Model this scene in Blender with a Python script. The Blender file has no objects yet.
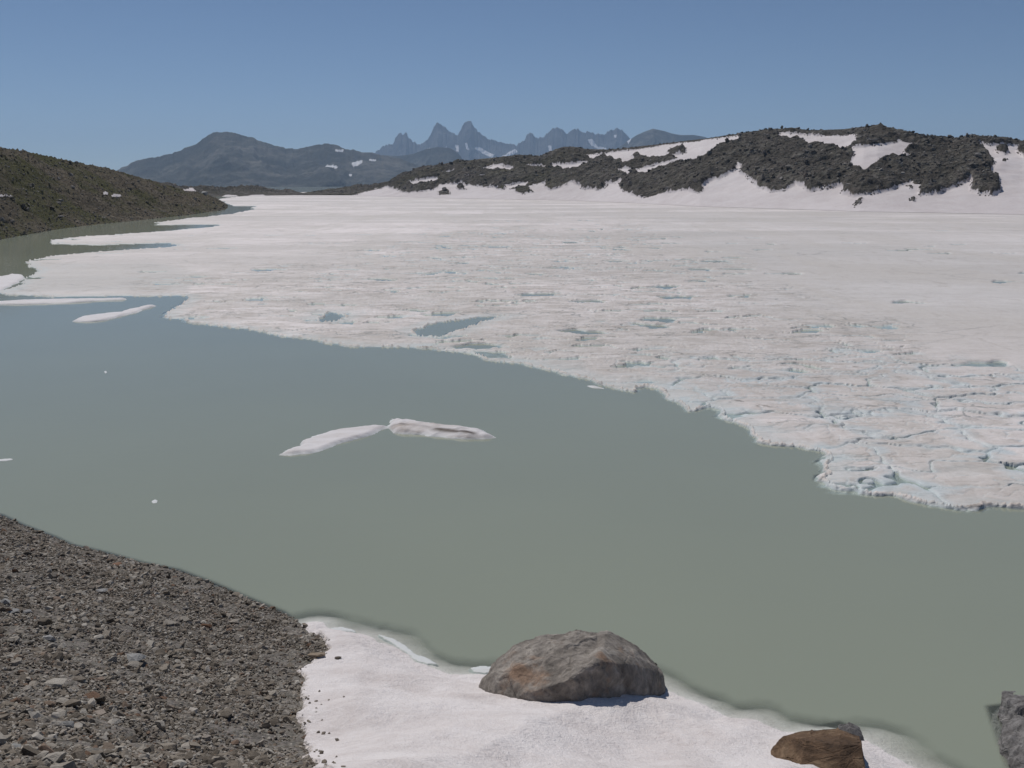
import bpy, bmesh, math, random
import numpy as np
from mathutils import Vector

# ------------------------------------------------------------------ camera, sky, sun, exposure
sc = bpy.context.scene
COL = sc.collection
PITCH = math.radians(11.31); F = 1005.0; CH = 8.0
cam = bpy.data.objects.new('camera', bpy.data.cameras.new('camera'))
COL.objects.link(cam); sc.camera = cam
cam.location = (0, 0, CH); cam.rotation_euler = (math.pi/2 - PITCH, 0, 0)
cam.data.sensor_width = 36; cam.data.lens = F/1024*36
cam.data.clip_start = .1; cam.data.clip_end = 60000

SUN_EL, SUN_AZ = 57.0, -27.0        # azimuth measured from the view direction (+Y), negative = left
w = bpy.data.worlds.new('World'); sc.world = w; w.use_nodes = True
nt = w.node_tree; bg = nt.nodes['Background']
sky = nt.nodes.new('ShaderNodeTexSky'); sky.sky_type = 'NISHITA'; sky.sun_disc = False
sky.sun_elevation = math.radians(SUN_EL); sky.sun_rotation = math.radians(SUN_AZ)
sky.altitude = 2500; sky.air_density = 0.8; sky.dust_density = 0.0; sky.ozone_density = 4.0
nt.links.new(sky.outputs[0], bg.inputs[0]); bg.inputs[1].default_value = 0.055
sun = bpy.data.objects.new('sun', bpy.data.lights.new('sun', 'SUN')); COL.objects.link(sun)
sun.data.energy = 3.0; sun.data.angle = math.radians(.53); sun.data.color = (1, .955, .9)
_e, _a = math.radians(SUN_EL), math.radians(SUN_AZ)
sd_ = Vector((math.sin(_a)*math.cos(_e), math.cos(_a)*math.cos(_e), math.sin(_e)))
sun.rotation_euler = sd_.to_track_quat('Z', 'Y').to_euler()
vs = sc.view_settings
vs.view_transform = 'Standard'; vs.look = 'None'; vs.exposure = 0.0; vs.gamma = 1; vs.use_curve_mapping = False
sc.render.engine = 'CYCLES'
cy = sc.cycles
cy.use_denoising = True
try: cy.denoiser = 'OPENIMAGEDENOISE'
except Exception: pass
cy.max_bounces = 6; cy.transparent_max_bounces = 6; cy.volume_bounces = 1
cy.caustics_reflective = False; cy.caustics_refractive = False

rng = np.random.default_rng(7); random.seed(7)

# ------------------------------------------------------------------ view geometry helpers
cp, sp = math.cos(PITCH), math.sin(PITCH)
def ray(px, py):
    px = np.asarray(px, float); py = np.asarray(py, float)
    sx = (px-512)/F; sy = (384-py)/F
    return sx, cp+sy*sp, -sp+sy*cp
def at_z(px, py, z=0.0):
    dx, dy, dz = ray(px, py); t = (z-CH)/dz
    return dx*t, dy*t
def at_y(px, py, Y):
    dx, dy, dz = ray(px, py); t = Y/dy
    return float(dx*t), float(Y), float(CH+dz*t)
def project(x, y, z):
    v = (z-CH); fw = y*cp - v*sp; up = y*sp + v*cp
    return 512+F*x/fw, 384-F*up/fw
def W(pts, z=0.0):
    p = np.array(pts, float); x, y = at_z(p[:, 0], p[:, 1], z); return np.stack([x, y], 1)

# ------------------------------------------------------------------ noise
def _h(ix, iy, s):
    n = (ix.astype(np.int64)*374761393 + iy.astype(np.int64)*668265263 + s*1274126177) & 0xffffffff
    n = ((n ^ (n >> 13))*1274126177) & 0xffffffff
    n = ((n ^ (n >> 16))*2246822519) & 0xffffffff
    return (n ^ (n >> 15)) & 0xffffffff
def rnd(ix, iy, s): return _h(ix, iy, s)/4294967295.0
def perlin(x, y, s=0):
    x0 = np.floor(x); y0 = np.floor(y); fx = x-x0; fy = y-y0
    u = fx*fx*fx*(fx*(fx*6-15)+10); v = fy*fy*fy*(fy*(fy*6-15)+10)
    def g(ox, oy):
        a = rnd(x0+ox, y0+oy, s)*2*math.pi
        return np.cos(a)*(fx-ox)+np.sin(a)*(fy-oy)
    return 1.5*((g(0, 0)*(1-u)+g(1, 0)*u)*(1-v)+(g(0, 1)*(1-u)+g(1, 1)*u)*v)
def fbm(x, y, s=0, o=4, r=.5):
    t = 0; a = 1; n = 0
    for i in range(o):
        t = t+a*perlin(x*2**i+i*17.3, y*2**i-i*9.1, s+i); n += a; a *= r
    return t/n
def ridged(x, y, s=0, o=4):
    t = 0; a = 1; n = 0
    for i in range(o):
        t = t+a*(1-2*np.abs(perlin(x*2**i+i*3.3, y*2**i, s+i))); n += a; a *= .5
    return t/n
def voronoi(x, y, s=0):
    """distance to the nearest cell border (approx.), cell id"""
    x0 = np.floor(x); y0 = np.floor(y)
    f1 = np.full(x.shape, 9.); f2 = np.full(x.shape, 9.); i1 = np.zeros(x.shape, np.int64)
    for ox in (-1, 0, 1):
        for oy in (-1, 0, 1):
            cx = x0+ox; cyy = y0+oy
            dx = cx+.1+.8*rnd(cx, cyy, s)-x; dy = cyy+.1+.8*rnd(cx, cyy, s+5)-y
            d = np.sqrt(dx*dx+dy*dy); idn = (cx.astype(np.int64)+5000)*20000+cyy.astype(np.int64)+5000
            m = d < f1
            f2 = np.where(m, f1, np.minimum(f2, d)); i1 = np.where(m, idn, i1); f1 = np.where(m, d, f1)
    return (f2-f1)*.6, i1
def sstep(a, b, x):
    t = np.clip((x-a)/(b-a), 0, 1); return t*t*(3-2*t)
def inside(px, py, poly):
    r = np.zeros(px.shape, bool); n = len(poly)
    for i in range(n):
        x1, y1 = poly[i]; x2, y2 = poly[(i+1) % n]
        if y1 == y2: continue
        c = ((y1 > py) != (y2 > py)) & (px < (x2-x1)*(py-y1)/(y2-y1)+x1); r ^= c
    return r
def segdist(px, py, poly, closed=True):
    d = np.full(px.shape, 1e18); n = len(poly)
    for i in range(n if closed else n-1):
        x1, y1 = poly[i]; x2, y2 = poly[(i+1) % n]
        ux, uy = x2-x1, y2-y1; L = ux*ux+uy*uy+1e-12
        t = np.clip(((px-x1)*ux+(py-y1)*uy)/L, 0, 1)
        d = np.minimum(d, (px-x1-t*ux)**2+(py-y1-t*uy)**2)
    return np.sqrt(d)
def sdist(px, py, poly):
    d = segdist(px, py, poly); return np.where(inside(px, py, poly), d, -d)

# ------------------------------------------------------------------ mesh helpers
def mesh(name, V, Q, mat, attrs=None, smooth=True, kind=None, parent=None, tri=False):
    """V (n,3), Q (m,4 or 3) numpy -> linked object; unused vertices dropped"""
    used = np.zeros(len(V), bool); used[Q.ravel()] = True
    idx = np.cumsum(used)-1; V = V[used]; Q = idx[Q]
    k = Q.shape[1]
    a0, a1, a2 = V[Q[:, 0]], V[Q[:, 1]], V[Q[:, 2]]
    if not tri and np.cross(a1-a0, a2-a0)[:, 2].sum() < 0: Q = Q[:, ::-1]
    me = bpy.data.meshes.new(name)
    me.vertices.add(len(V)); me.vertices.foreach_set('co', V.astype(np.float32).ravel())
    me.loops.add(Q.size); me.loops.foreach_set('vertex_index', Q.astype(np.int32).ravel())
    me.polygons.add(len(Q)); me.polygons.foreach_set('loop_start', np.arange(0, Q.size, k, dtype=np.int32))
    me.polygons.foreach_set('use_smooth', np.full(len(Q), smooth))
    me.update(calc_edges=True)
    for n, a in (attrs or {}).items():
        at = me.attributes.new(n, 'FLOAT', 'POINT'); at.data.foreach_set('value', a[used].astype(np.float32))
    me.materials.append(mat)
    o = bpy.data.objects.new(name, me); COL.objects.link(o)
    if kind: o['kind'] = kind
    if parent: o.parent = parent
    return o
def gridfaces(nr, nc):
    i = np.arange(nr*nc).reshape(nr, nc)
    return np.stack([i[:-1, :-1], i[:-1, 1:], i[1:, 1:], i[1:, :-1]], -1).reshape(-1, 4)
def tag(o, label, cat, group=None):
    o['label'] = label; o['category'] = cat
    if group: o['group'] = group
    return o
def recentre(o, base=True):
    """origin to the thing's base"""
    me = o.data; n = len(me.vertices); c = np.empty(n*3, np.float32); me.vertices.foreach_get('co', c); c = c.reshape(-1, 3)
    q = c.mean(0); q[2] = c[:, 2].min() if base else q[2]
    me.vertices.foreach_set('co', (c-q).ravel()); me.update(); o.location = [float(t) for t in q]
    return o

# ------------------------------------------------------------------ materials
class N:
    def __init__(s, name):
        s.m = bpy.data.materials.new(name); s.m.use_nodes = True; s.t = s.m.node_tree
        s.t.nodes.clear(); s.out = s.t.nodes.new('ShaderNodeOutputMaterial')
    def n(s, typ, **kw):
        x = s.t.nodes.new('ShaderNode'+typ)
        for k, v in kw.items():
            if k.startswith('_'): setattr(x, k[1:], v)
            else:
                key = int(k[1:]) if k[0] == 'i' and k[1:].isdigit() else k.replace('__', ' ')
                s.put(x.inputs[key], v)
        return x
    def put(s, inp, v):
        if isinstance(v, bpy.types.NodeSocket): s.t.links.new(v, inp)
        elif hasattr(v, 'outputs'): s.t.links.new(v.outputs[0], inp)
        elif isinstance(v, (tuple, list)): inp.default_value = tuple(v)+((1,) if len(v) == 3 and len(inp.default_value) == 4 else ())
        else: inp.default_value = v
    def math(s, op, a, b=0.0, clamp=False): return s.n('Math', _operation=op, _use_clamp=clamp, i0=a, i1=b).outputs[0]
    def attr(s, name): return s.n('Attribute', _attribute_name=name).outputs['Fac']
    def noise(s, scale, detail=5, rough=.6, vec=None, dist=0):
        x = s.n('TexNoise', Scale=scale, Detail=detail, Roughness=rough, Distortion=dist)
        if vec is not None: s.put(x.inputs['Vector'], vec)
        return x.outputs['Fac']
    def ramp(s, fac, stops):
        x = s.n('ValToRGB'); s.put(x.inputs[0], fac); e = x.color_ramp.elements
        while len(e) < len(stops): e.new(.5)
        for el, (p, c) in zip(e, stops):
            el.position = p; el.color = (c, c, c, 1) if isinstance(c, (int, float)) else tuple(c)+(1,)
        return x.outputs[0]
    def mix(s, f, a, b, blend='MIX'):
        x = s.n('Mix', _data_type='RGBA', _blend_type=blend); s.put(x.inputs[0], f)
        s.put(x.inputs[6], a); s.put(x.inputs[7], b); return x.outputs[2]
    def pos(s, sx=1, sy=1, sz=1):
        g = s.n('NewGeometry').outputs['Position']
        if (sx, sy, sz) == (1, 1, 1): return g
        return s.n('VectorMath', _operation='MULTIPLY', i0=g, i1=(sx, sy, sz)).outputs[0]
    def bsdf(s, col, rough=.9, bump=None, bstr=.5, bdist=.05, spec=.3, **kw):
        b = s.n('BsdfPrincipled'); s.put(b.inputs['Base Color'], col); s.put(b.inputs['Roughness'], rough)
        b.inputs['Specular IOR Level'].default_value = spec
        for k, v in kw.items(): s.put(b.inputs[k.replace('__', ' ')], v)
        if bump is not None:
            bp = s.n('Bump', Strength=bstr, Distance=bdist, Height=bump); s.put(b.inputs['Normal'], bp.outputs[0])
        s.put(s.out.inputs[0], b.outputs[0]); return s.m

def m_gravel():
    a = N('gravel_ground'); p = a.pos()
    n1 = a.noise(.7, 4, .6, p); n2 = a.noise(9, 6, .75, p); v = a.n('TexVoronoi', Scale=22, Vector=p)
    c = a.ramp(n2, [(.3, (.08, .069, .056)), (.55, (.165, .143, .117)), (.75, (.27, .24, .20))])
    c = a.mix(a.ramp(n1, [(.4, 0), (.65, .7)]), c, (.12, .095, .07))
    c = a.mix(.45, c, a.n('HueSaturation', Saturation=.12, Color=v.outputs['Color']).outputs[0], 'OVERLAY')
    c = a.mix(.5, c, a.n('HueSaturation', Saturation=.25, Color=c).outputs[0])
    h = a.math('ADD', a.math('MULTIPLY', n2, .6), a.math('MULTIPLY', v.outputs['Distance'], -.6))
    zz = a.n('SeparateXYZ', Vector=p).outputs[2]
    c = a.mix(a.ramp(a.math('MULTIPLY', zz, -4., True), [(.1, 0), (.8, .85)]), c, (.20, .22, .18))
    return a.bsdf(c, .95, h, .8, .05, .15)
def m_stone(name, lo, mid, hi, warm, scale=14):
    a = N(name); t = a.attr('tint'); oi = a.n('ObjectInfo').outputs['Random']
    g = a.n('TexCoord').outputs['Object']
    tt = a.math('FRACT', a.math('ADD', t, oi))
    c = a.ramp(tt, [(0, lo), (.45, mid), (.8, hi), (.9, mid), (.94, warm), (1, hi)])
    n = a.noise(scale, 6, .7, g)
    c = a.mix(.75, c, a.ramp(n, [(.25, .32), (.5, .5), (.75, .68)]), 'OVERLAY')
    return a.bsdf(c, .9, n, .6, .03, .2)
def m_boulder(name, cols, scale, warm=None, bd=.06, st=None):
    a = N(name); g = a.n('TexCoord').outputs['Object']
    if st: g = a.n('Mapping', Vector=g, Rotation=(.3, .5, 0), Scale=st).outputs[0]
    n = a.noise(scale, 9, .7, g, .3); n2 = a.noise(scale*4, 6, .8, g)
    c = a.ramp(n, list(zip((.3, .5, .72), cols)))
    if warm: c = a.mix(a.ramp(a.noise(scale*.9, 5, .6, a.n('Mapping', Vector=g, Location=(3, 7, 1)).outputs[0]), [(.53, 0), (.66, .75)]), c, warm)
    c = a.mix(.8, c, a.ramp(n2, [(.3, .28), (.5, .5), (.7, .72)]), 'OVERLAY')
    vv = a.n('TexVoronoi', _feature='DISTANCE_TO_EDGE', Scale=scale*1.3, Vector=a.mix(.12, g, a.n('TexNoise', Scale=4., Vector=g).outputs['Color']))
    ck = a.ramp(vv.outputs[0], [(0, 0), (.05, 1)])
    h = a.math('ADD', a.math('MULTIPLY', n, 1.0), a.math('ADD', a.math('MULTIPLY', n2, .35), a.math('MULTIPLY', ck, .12)))
    return a.bsdf(c, .85, h, .9, bd, .25)
def m_snow(name, base=(.70, .655, .645), dirt=(.50, .45, .42), sc_=1.0, amt=.5):
    a = N(name); p = a.pos()
    n1 = a.noise(.55*sc_, 6, .65, p, .5); n2 = a.noise(6*sc_, 5, .7, p); n3 = a.noise(60*sc_, 2, .6, p)
    f = a.math('MULTIPLY', a.ramp(n1, [(.42, 0), (.7, 1)]), amt)
    c = a.mix(f, base, dirt)
    c = a.mix(.5, c, a.ramp(n2, [(.3, .36), (.7, .60)]), 'OVERLAY')
    c = a.mix(a.ramp(n3, [(.62, 0), (.72, .5)]), c, (.25, .2, .17))
    h = a.math('ADD', a.math('ADD', n2, a.math('MULTIPLY', n1, .8)), a.math('MULTIPLY', a.noise(22*sc_, 3, .6, p), .35))
    return a.bsdf(c, .75, h, .65, .09, .2)
def m_hillrock():
    a = N('moraine_rock'); p = a.pos()
    n1 = a.noise(.03, 5, .6, p); n2 = a.noise(.35, 7, .75, p); v = a.n('TexVoronoi', Scale=.55, Vector=p)
    c = a.ramp(n2, [(.3, (.045, .041, .036)), (.5, (.11, .10, .087)), (.64, (.18, .167, .148)), (.78, (.36, .34, .31))])
    c = a.mix(a.math('MULTIPLY', a.ramp(n1, [(.45, 0), (.6, .7)]), a.attr('green')), c, (.095, .09, .05))
    c = a.mix(.3, c, a.n('HueSaturation', Saturation=.1, Color=v.outputs['Color']).outputs[0], 'OVERLAY')
    nL = a.noise(.06, 4, .6, p, .6)
    c = a.mix(a.ramp(nL, [(.42, 0), (.6, .6)]), c, a.mix(n2, (.04, .036, .03), (.13, .117, .10)))
    c = a.mix(a.ramp(a.noise(.09, 5, .7, a.pos(1, 1, 2.)), [(.55, 0), (.7, .5)]), c, a.mix(n2, (.13, .117, .095), (.38, .35, .30)))
    h = a.math('ADD', n2, a.math('MULTIPLY', v.outputs['Distance'], -.4))
    return a.bsdf(c, .95, h, 1., 1.6, .1)
def m_lefthill():
    a = N('grassy_scree'); p = a.pos()
    n1 = a.noise(.07, 5, .65, p, .4); n2 = a.noise(.6, 7, .78, p); n3 = a.noise(1.7, 3, .7, p)
    c = a.ramp(n2, [(.3, (.06, .051, .037)), (.52, (.14, .118, .087)), (.75, (.26, .23, .185))])
    c = a.mix(a.ramp(n1, [(.46, 0), (.58, .8)]), c, a.mix(n2, (.05, .058, .02), (.11, .108, .045)))
    c = a.mix(a.ramp(n3, [(.66, 0), (.72, .6)]), c, (.22, .2, .17))
    return a.bsdf(c, .95, a.math('ADD', n2, a.math('MULTIPLY', n3, .6)), .9, .7, .1)
def m_mountain(name, c0, c1, c2):
    a = N(name); p = a.pos()
    n = a.noise(.0022, 9, .68, p, .4); n2 = a.noise(.012, 5, .7, a.pos(1, 1, .3))
    c = a.ramp(a.math('ADD', a.math('MULTIPLY', n, .6), a.math('MULTIPLY', n2, .4)), [(.38, c0), (.5, c1), (.64, c2)])
    c = a.mix(a.ramp(a.attr('snow'), [(.45, 0), (.55, 1)]), c, (.72, .72, .74))
    return a.bsdf(c, .95, n2, .8, 25., .05)
def m_ice():
    a = N('lake_ice'); p = a.pos(); z = a.n('SeparateXYZ', Vector=p).outputs[2]
    ps = a.pos(.45, 1, 1)
    n1 = a.noise(.05, 6, .62, ps, .6); n2 = a.noise(.5, 6, .7, ps, .5); n3 = a.noise(4.5, 5, .7, p); nb = a.noise(.018, 3, .5, p)
    c = a.mix(a.ramp(n1, [(.42, 0), (.60, .65)]), (.88, .815, .80), (.66, .61, .585))
    c = a.mix(a.math('MULTIPLY', a.ramp(n2, [(.44, 0), (.64, .75)]), a.ramp(a.attr('dirty'), [(0, .12), (1, 1)])), c, (.40, .345, .30))
    c = a.mix(a.math('MULTIPLY', a.attr('grey'), .5), c, (.50, .50, .48))
    ns = a.noise(.03, 5, .6, a.pos(.2, 1, 1), .4)
    c = a.mix(a.ramp(ns, [(.45, 0), (.56, .55)]), c, (.53, .50, .47))
    nm = a.noise(.09, 6, .68, a.pos(1, .28, 1), .7)
    c = a.mix(a.ramp(nm, [(.46, 0), (.62, .7)]), c, (.60, .56, .52))
    c = a.mix(a.ramp(a.noise(.6, 5, .75, a.pos(1, .3, 1), .5), [(.56, 0), (.66, .42)]), c, (.44, .40, .36))
    nf = a.noise(1.6, 4, .75, a.pos(.35, 1, 1), .8)
    c = a.mix(a.math('MULTIPLY', a.ramp(nf, [(.60, 0), (.66, .75)]), a.ramp(a.attr('dirty'), [(.15, .1), (.6, 1)])), c, (.24, .215, .19))
    vw = a.n('VectorMath', _operation='ADD', i0=a.pos(.5, 1, 0), i1=a.n('TexNoise', Scale=.7, Detail=5, Roughness=.65, Vector=p).outputs['Color']).outputs[0]
    v1 = a.n('TexVoronoi', _feature='DISTANCE_TO_EDGE', Scale=.85, Vector=vw).outputs[0]
    v2 = a.n('TexVoronoi', _feature='DISTANCE_TO_EDGE', Scale=.16, Vector=vw).outputs[0]
    lm = a.ramp(a.noise(.25, 4, .6, ps), [(.46, 0), (.60, 1)])
    c = a.mix(a.math('MULTIPLY', a.math('MULTIPLY', a.ramp(v1, [(.0, .9), (.045, 0)]), lm), a.ramp(a.attr('dirty'), [(.15, .15), (.5, 1)])), c, (.20, .215, .21))
    c = a.mix(a.math('MULTIPLY', a.ramp(v2, [(.0, .55), (.016, 0)]), a.ramp(n1, [(.42, 0), (.6, 1)])), c, (.30, .30, .29))
    nd = a.noise(.9, 8, .72, a.pos(.7, 1, 1), .6)
    c = a.mix(a.math('MULTIPLY', a.ramp(nd, [(.46, 0), (.64, .65)]), a.ramp(a.attr('dirty'), [(.1, .25), (.6, 1)])), c, (.44, .395, .35))
    c = a.mix(a.math('MULTIPLY', a.attr('blue'), a.ramp(n2, [(.3, .8), (.7, .25)])), c, (.50, .60, .64))
    # wet, water-soaked ice close to the waterline
    c = a.mix(a.ramp(a.math('DIVIDE', a.math('ADD', z, .02), .16, True), [(0, .8), (.6, 0)]), c, (.52, .60, .61))
    c = a.mix(.4, c, a.ramp(n3, [(.3, .36), (.7, .62)]), 'OVERLAY')
    h = a.math('ADD', a.math('MULTIPLY', n3, .4), n2)
    return a.bsdf(c, .6, h, .5, .12, .3)
def m_floe(dirt=.3):
    a = N('floating_ice'); p = a.pos(); z = a.n('SeparateXYZ', Vector=p).outputs[2]
    n2 = a.noise(1.6, 6, .7, a.pos(.4, 1, 1)); n3 = a.noise(9, 4, .7, p)
    c = a.mix(a.math('MULTIPLY', a.ramp(n2, [(.45, 0), (.7, 1)]), dirt), (.70, .675, .68), (.36, .29, .24))
    c = a.mix(a.attr('dirty'), c, (.07, .05, .04))
    c = a.mix(a.ramp(a.math('DIVIDE', a.math('ADD', z, .02), .1, True), [(0, .8), (.8, 0)]), c, (.60, .655, .65))
    return a.bsdf(c, .6, a.math('ADD', n3, n2), .4, .05, .3)
def m_water():
    a = N('lake_water'); p = a.pos(1, 1, 0)
    dep = a.attr('depth'); op = a.ramp(dep, [(0, .0), (1, 1)])
    n = a.noise(.08, 3, .5, p); rip = a.noise(2.2, 4, .6, a.pos(.5, 1, 0)); rip2 = a.noise(9, 3, .6, a.pos(.6, 1, 0))
    bump = a.n('Bump', Strength=.10, Distance=.05, Height=a.math('ADD', rip, a.math('MULTIPLY', rip2, .25)))
    cold = a.ramp(n, [(.3, (.258, .284, .228)), (.7, (.276, .303, .240))])
    # silty water scatters light back (diffuse) and also on downwards to what lies just under it
    dif = a.n('BsdfDiffuse', Color=a.mix(op, (0, 0, 0), cold))
    thr = a.math('SQRT', a.math('SUBTRACT', 1.0, op, True))
    tr = a.n('BsdfTransparent', Color=a.mix(thr, (0, 0, 0), (.95, .985, .975)))
    body = a.n('AddShader', i0=tr.outputs[0], i1=dif.outputs[0])
    gl = a.n('BsdfGlossy', Color=(1, 1, 1), Roughness=.06, Normal=bump.outputs[0])
    fr = a.n('Fresnel', IOR=1.333, Normal=bump.outputs[0])
    o = a.n('MixShader', i0=a.math('MULTIPLY', fr.outputs[0], .82), i1=body.outputs[0], i2=gl.outputs[0])
    a.put(a.out.inputs[0], o.outputs[0]); return a.m

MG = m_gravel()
MS = m_stone('grey_stone', (.105, .088, .07), (.245, .21, .17), (.42, .39, .345), (.17, .105, .07))
MSP = m_stone('pale_stone', (.30, .30, .29), (.34, .335, .33), (.38, .38, .37), (.33, .33, .32))
MSR = m_stone('rusty_stone', (.19, .11, .07), (.22, .13, .085), (.24, .145, .10), (.2, .12, .08))
MST = m_stone('tan_stone', (.27, .215, .16), (.29, .235, .18), (.31, .25, .20), (.3, .24, .18))
MHB = m_stone('hill_boulder_stone', (.06, .055, .048), (.13, .12, .105), (.27, .25, .23), (.13, .11, .09), 1.2)
MB = m_boulder('boulder_schist', [(.09, .08, .07), (.235, .21, .185), (.42, .385, .345)], 1.9, (.27, .17, .11))
MBR = m_boulder('brown_gneiss', [(.055, .036, .024), (.135, .085, .052), (.27, .19, .12)], 2.0, st=(.7, 1, 4.5))
MBG = m_boulder('pale_gneiss', [(.10, .095, .09), (.20, .19, .185), (.34, .33, .32)], 3)
SN = m_snow('bank_snow', (.79, .745, .735), (.60, .54, .52), 1.3, .75)
SNH = m_snow('hill_snow', (.66, .615, .615), (.50, .455, .45), .03, .6)
HR = m_hillrock(); LH = m_lefthill(); ICE = m_ice(); FL = m_floe(); FLD = m_floe(.8); WAT = m_water()

# ------------------------------------------------------------------ ground sheet far below everything
def big_sheet():
    n = 60; g = np.linspace(-1, 1, n); gx, gy = np.meshgrid(g, g)
    X = np.sign(gx)*np.abs(gx)**2*30000; Y = np.sign(gy)*np.abs(gy)**2*30000
    V = np.stack([X, Y, np.full_like(X, -90.)+fbm(X/900, Y/900, 3)*25], -1).reshape(-1, 3)
    mesh('ground', V, gridfaces(n, n), m_mountain('valley_ground', (.05, .055, .035), (.08, .08, .055), (.12, .11, .09)), {'snow': np.zeros(n*n)}, kind='structure')
big_sheet()

def lake_bed():
    n = 40; gx, gy = np.meshgrid(np.linspace(-700, 1200, n), np.linspace(-60, 1150, n))
    a = N('lake_silt'); m = a.bsdf(a.ramp(a.noise(.4, 4), [(.3, (.22, .24, .20)), (.7, (.27, .29, .25))]), .95)
    mesh('lake_bed', np.stack([gx, gy, gx*0-1.3], -1).reshape(-1, 3), gridfaces(n, n), m, kind='structure')
lake_bed()

# ------------------------------------------------------------------ near bank
shore_px = [(-160, 486), (-80, 500), (0, 515), (21, 525), (53, 537), (70, 545), (105, 553), (141, 563), (176, 570), (211, 583), (246, 598),
            (281, 612), (313, 632), (345, 637), (362, 641), (380, 648), (393, 656), (405, 666), (430, 675), (455, 681), (484, 683),
            (520, 682), (560, 680), (620, 684), (652, 692), (674, 702), (695, 709), (713, 723), (727, 725), (752, 727), (777, 737), (810, 741),
            (864, 745), (898, 768), (935, 795), (985, 835), (1060, 900), (1150, 960)]
SH = W(shore_px)
SH = np.vstack([[SH[0]+(SH[0]-SH[1])*12], SH, [SH[-1]+(SH[-1]-SH[-2])*5]])
bank_poly = np.vstack([SH, [[60, -30], [-80, -30]]])
def bank_h(x, y):
    d = sdist(x, y, bank_poly)
    g = np.where(d > 0, .25*d+.020*np.minimum(d, 11)**2+np.clip(d-11, 0, 99)*.3, 1.2*d)
    g = np.maximum(g, -4)
    return g+fbm(x*.35, y*.35, 11, 3)*.16*np.clip(np.abs(d), 0, 1.5)
def hit_bank(px, py):
    dx, dy, dz = [float(t) for t in ray(px, py)]
    t = np.arange(3, 40, .02); x = dx*t; y = dy*t; z = CH+dz*t
    g = bank_h(x, y); s_ = snow_h(x, y, g)[0]; k = np.argmax(z <= np.maximum(np.maximum(g, s_), -.02)); return float(x[k]), float(y[k]), float(z[k])
def grid_xy(x0, x1, y0, y1, s):
    gx = np.arange(x0, x1, s); gy = np.arange(y0, y1, s); X, Y = np.meshgrid(gx, gy); return X, Y
X, Y = grid_xy(-25, 15, -5, 32, .06)
G = bank_h(X, Y)
snow_left = [(313, 629), (322, 640), (331, 652), (316, 661), (303, 668), (301, 690), (299, 718), (305, 742), (310, 762), (330, 800)]
def hit0(px, py):
    dx, dy, dz = [float(t) for t in ray(px, py)]
    t = np.arange(3, 40, .02); k = np.argmax(CH+dz*t <= np.maximum(-.02, bank_h(dx*t, dy*t))); return dx*t[k], dy*t[k]
sl = np.array([hit0(*p) for p in snow_left])
k0 = 1+shore_px.index((313, 632))
SHs = SH[k0:].copy()
snow_poly = np.vstack([SHs, [[30, -6], [-1.2, -6], [-1.6, 2]], sl[::-1]])
Gd = G + fbm(X*2.2, Y*2.2, 21, 4)*.05 + fbm(X*7, Y*7, 31, 2)*.025
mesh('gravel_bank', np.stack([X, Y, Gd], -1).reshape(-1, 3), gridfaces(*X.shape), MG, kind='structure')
for (x0, x1, y0, y1) in ((-90, -24.9, -40, 90), (14.9, 60, -60, 20), (-24.9, 14.9, -60, -4.9)):
    Xc, Yc = np.meshgrid(np.linspace(x0, x1, 90), np.linspace(y0, y1, 160))
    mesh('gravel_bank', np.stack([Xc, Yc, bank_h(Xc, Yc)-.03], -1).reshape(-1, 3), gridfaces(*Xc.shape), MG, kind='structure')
def snow_h(x, y, g):
    s = sdist(x, y, snow_poly)+fbm(x*1.4, y*1.4, 41, 4)*.16+perlin(x*7, y*7, 44)*.03
    top = g+.13*sstep(-.02, .9, s)+.07*sstep(-.03, .04, s)+fbm(x*.5, y*.5, 51, 3)*.06+fbm(x*3, y*3, 52, 3)*.022
    # ledge of snow running down under the water
    led = .05-np.clip(-s, 0, 9)*(.24+.08*fbm(x*.7, y*.7, 57, 2))
    return np.where(s > 0, np.maximum(top, np.where(g < .3, .06, -9)), np.where(g < .05, led, g-.25)), s
X2, Y2 = grid_xy(-5.2, 19, .5, 20, .05)
G2 = bank_h(X2, Y2)
S2, s2 = snow_h(X2, Y2, G2)
q = gridfaces(*X2.shape); keep = (s2.ravel()[q] > -1.6).any(1) & (S2.ravel()[q] > -1.35).any(1)
mesh('snow_bank', np.stack([X2, Y2, S2], -1).reshape(-1, 3), q[keep], SN, kind='structure')

# ------------------------------------------------------------------ lake ice: one height field over a fan-shaped grid
ice_main = [(352, 190), (1330, 190), (1330, 520), (1180, 512), (1024, 508), (993, 506), (981, 512), (931, 506), (893, 496), (843, 492), (820, 487), (816, 467),
            (818, 452), (785, 446), (760, 442), (754, 433), (722, 419), (714, 408), (693, 410), (671, 399), (655, 389), (644, 383), (636, 393),
            (597, 385), (566, 375), (534, 367), (499, 362), (464, 352), (417, 348), (343, 346), (300, 338), (281, 336), (244, 329), (212, 326),
            (187, 321), (160, 317), (175, 309), (186, 301), (184, 296), (120, 296), (60, 297), (5, 295), (-2, 292), (20, 284), (38, 270),
            (25, 262), (50, 256), (94, 252), (168, 247), (178, 245), (168, 243), (100, 245), (54, 244), (51, 240), (78, 236.5), (140, 233),
            (215, 227), (218, 224.5), (155, 225), (158, 222), (190, 218), (231, 214), (252, 209.5), (254, 206), (232, 206), (218, 199), (260, 194)]
holes = [[(412, 331), (430, 324), (455, 320), (478, 317), (505, 316), (480, 322), (462, 330), (440, 337), (425, 335)],
         [(318, 318), (330, 312), (345, 315), (338, 321), (322, 322)]]
ys = 186.5+np.cumsum(np.concatenate([np.full(44, .3), np.full(620, .56)]))
ys = ys[ys < 545]
xs = np.arange(-110, 1230, 1.15)
PX, PY = np.meshgrid(xs, ys)
IX, IY = at_z(PX, PY)
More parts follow.
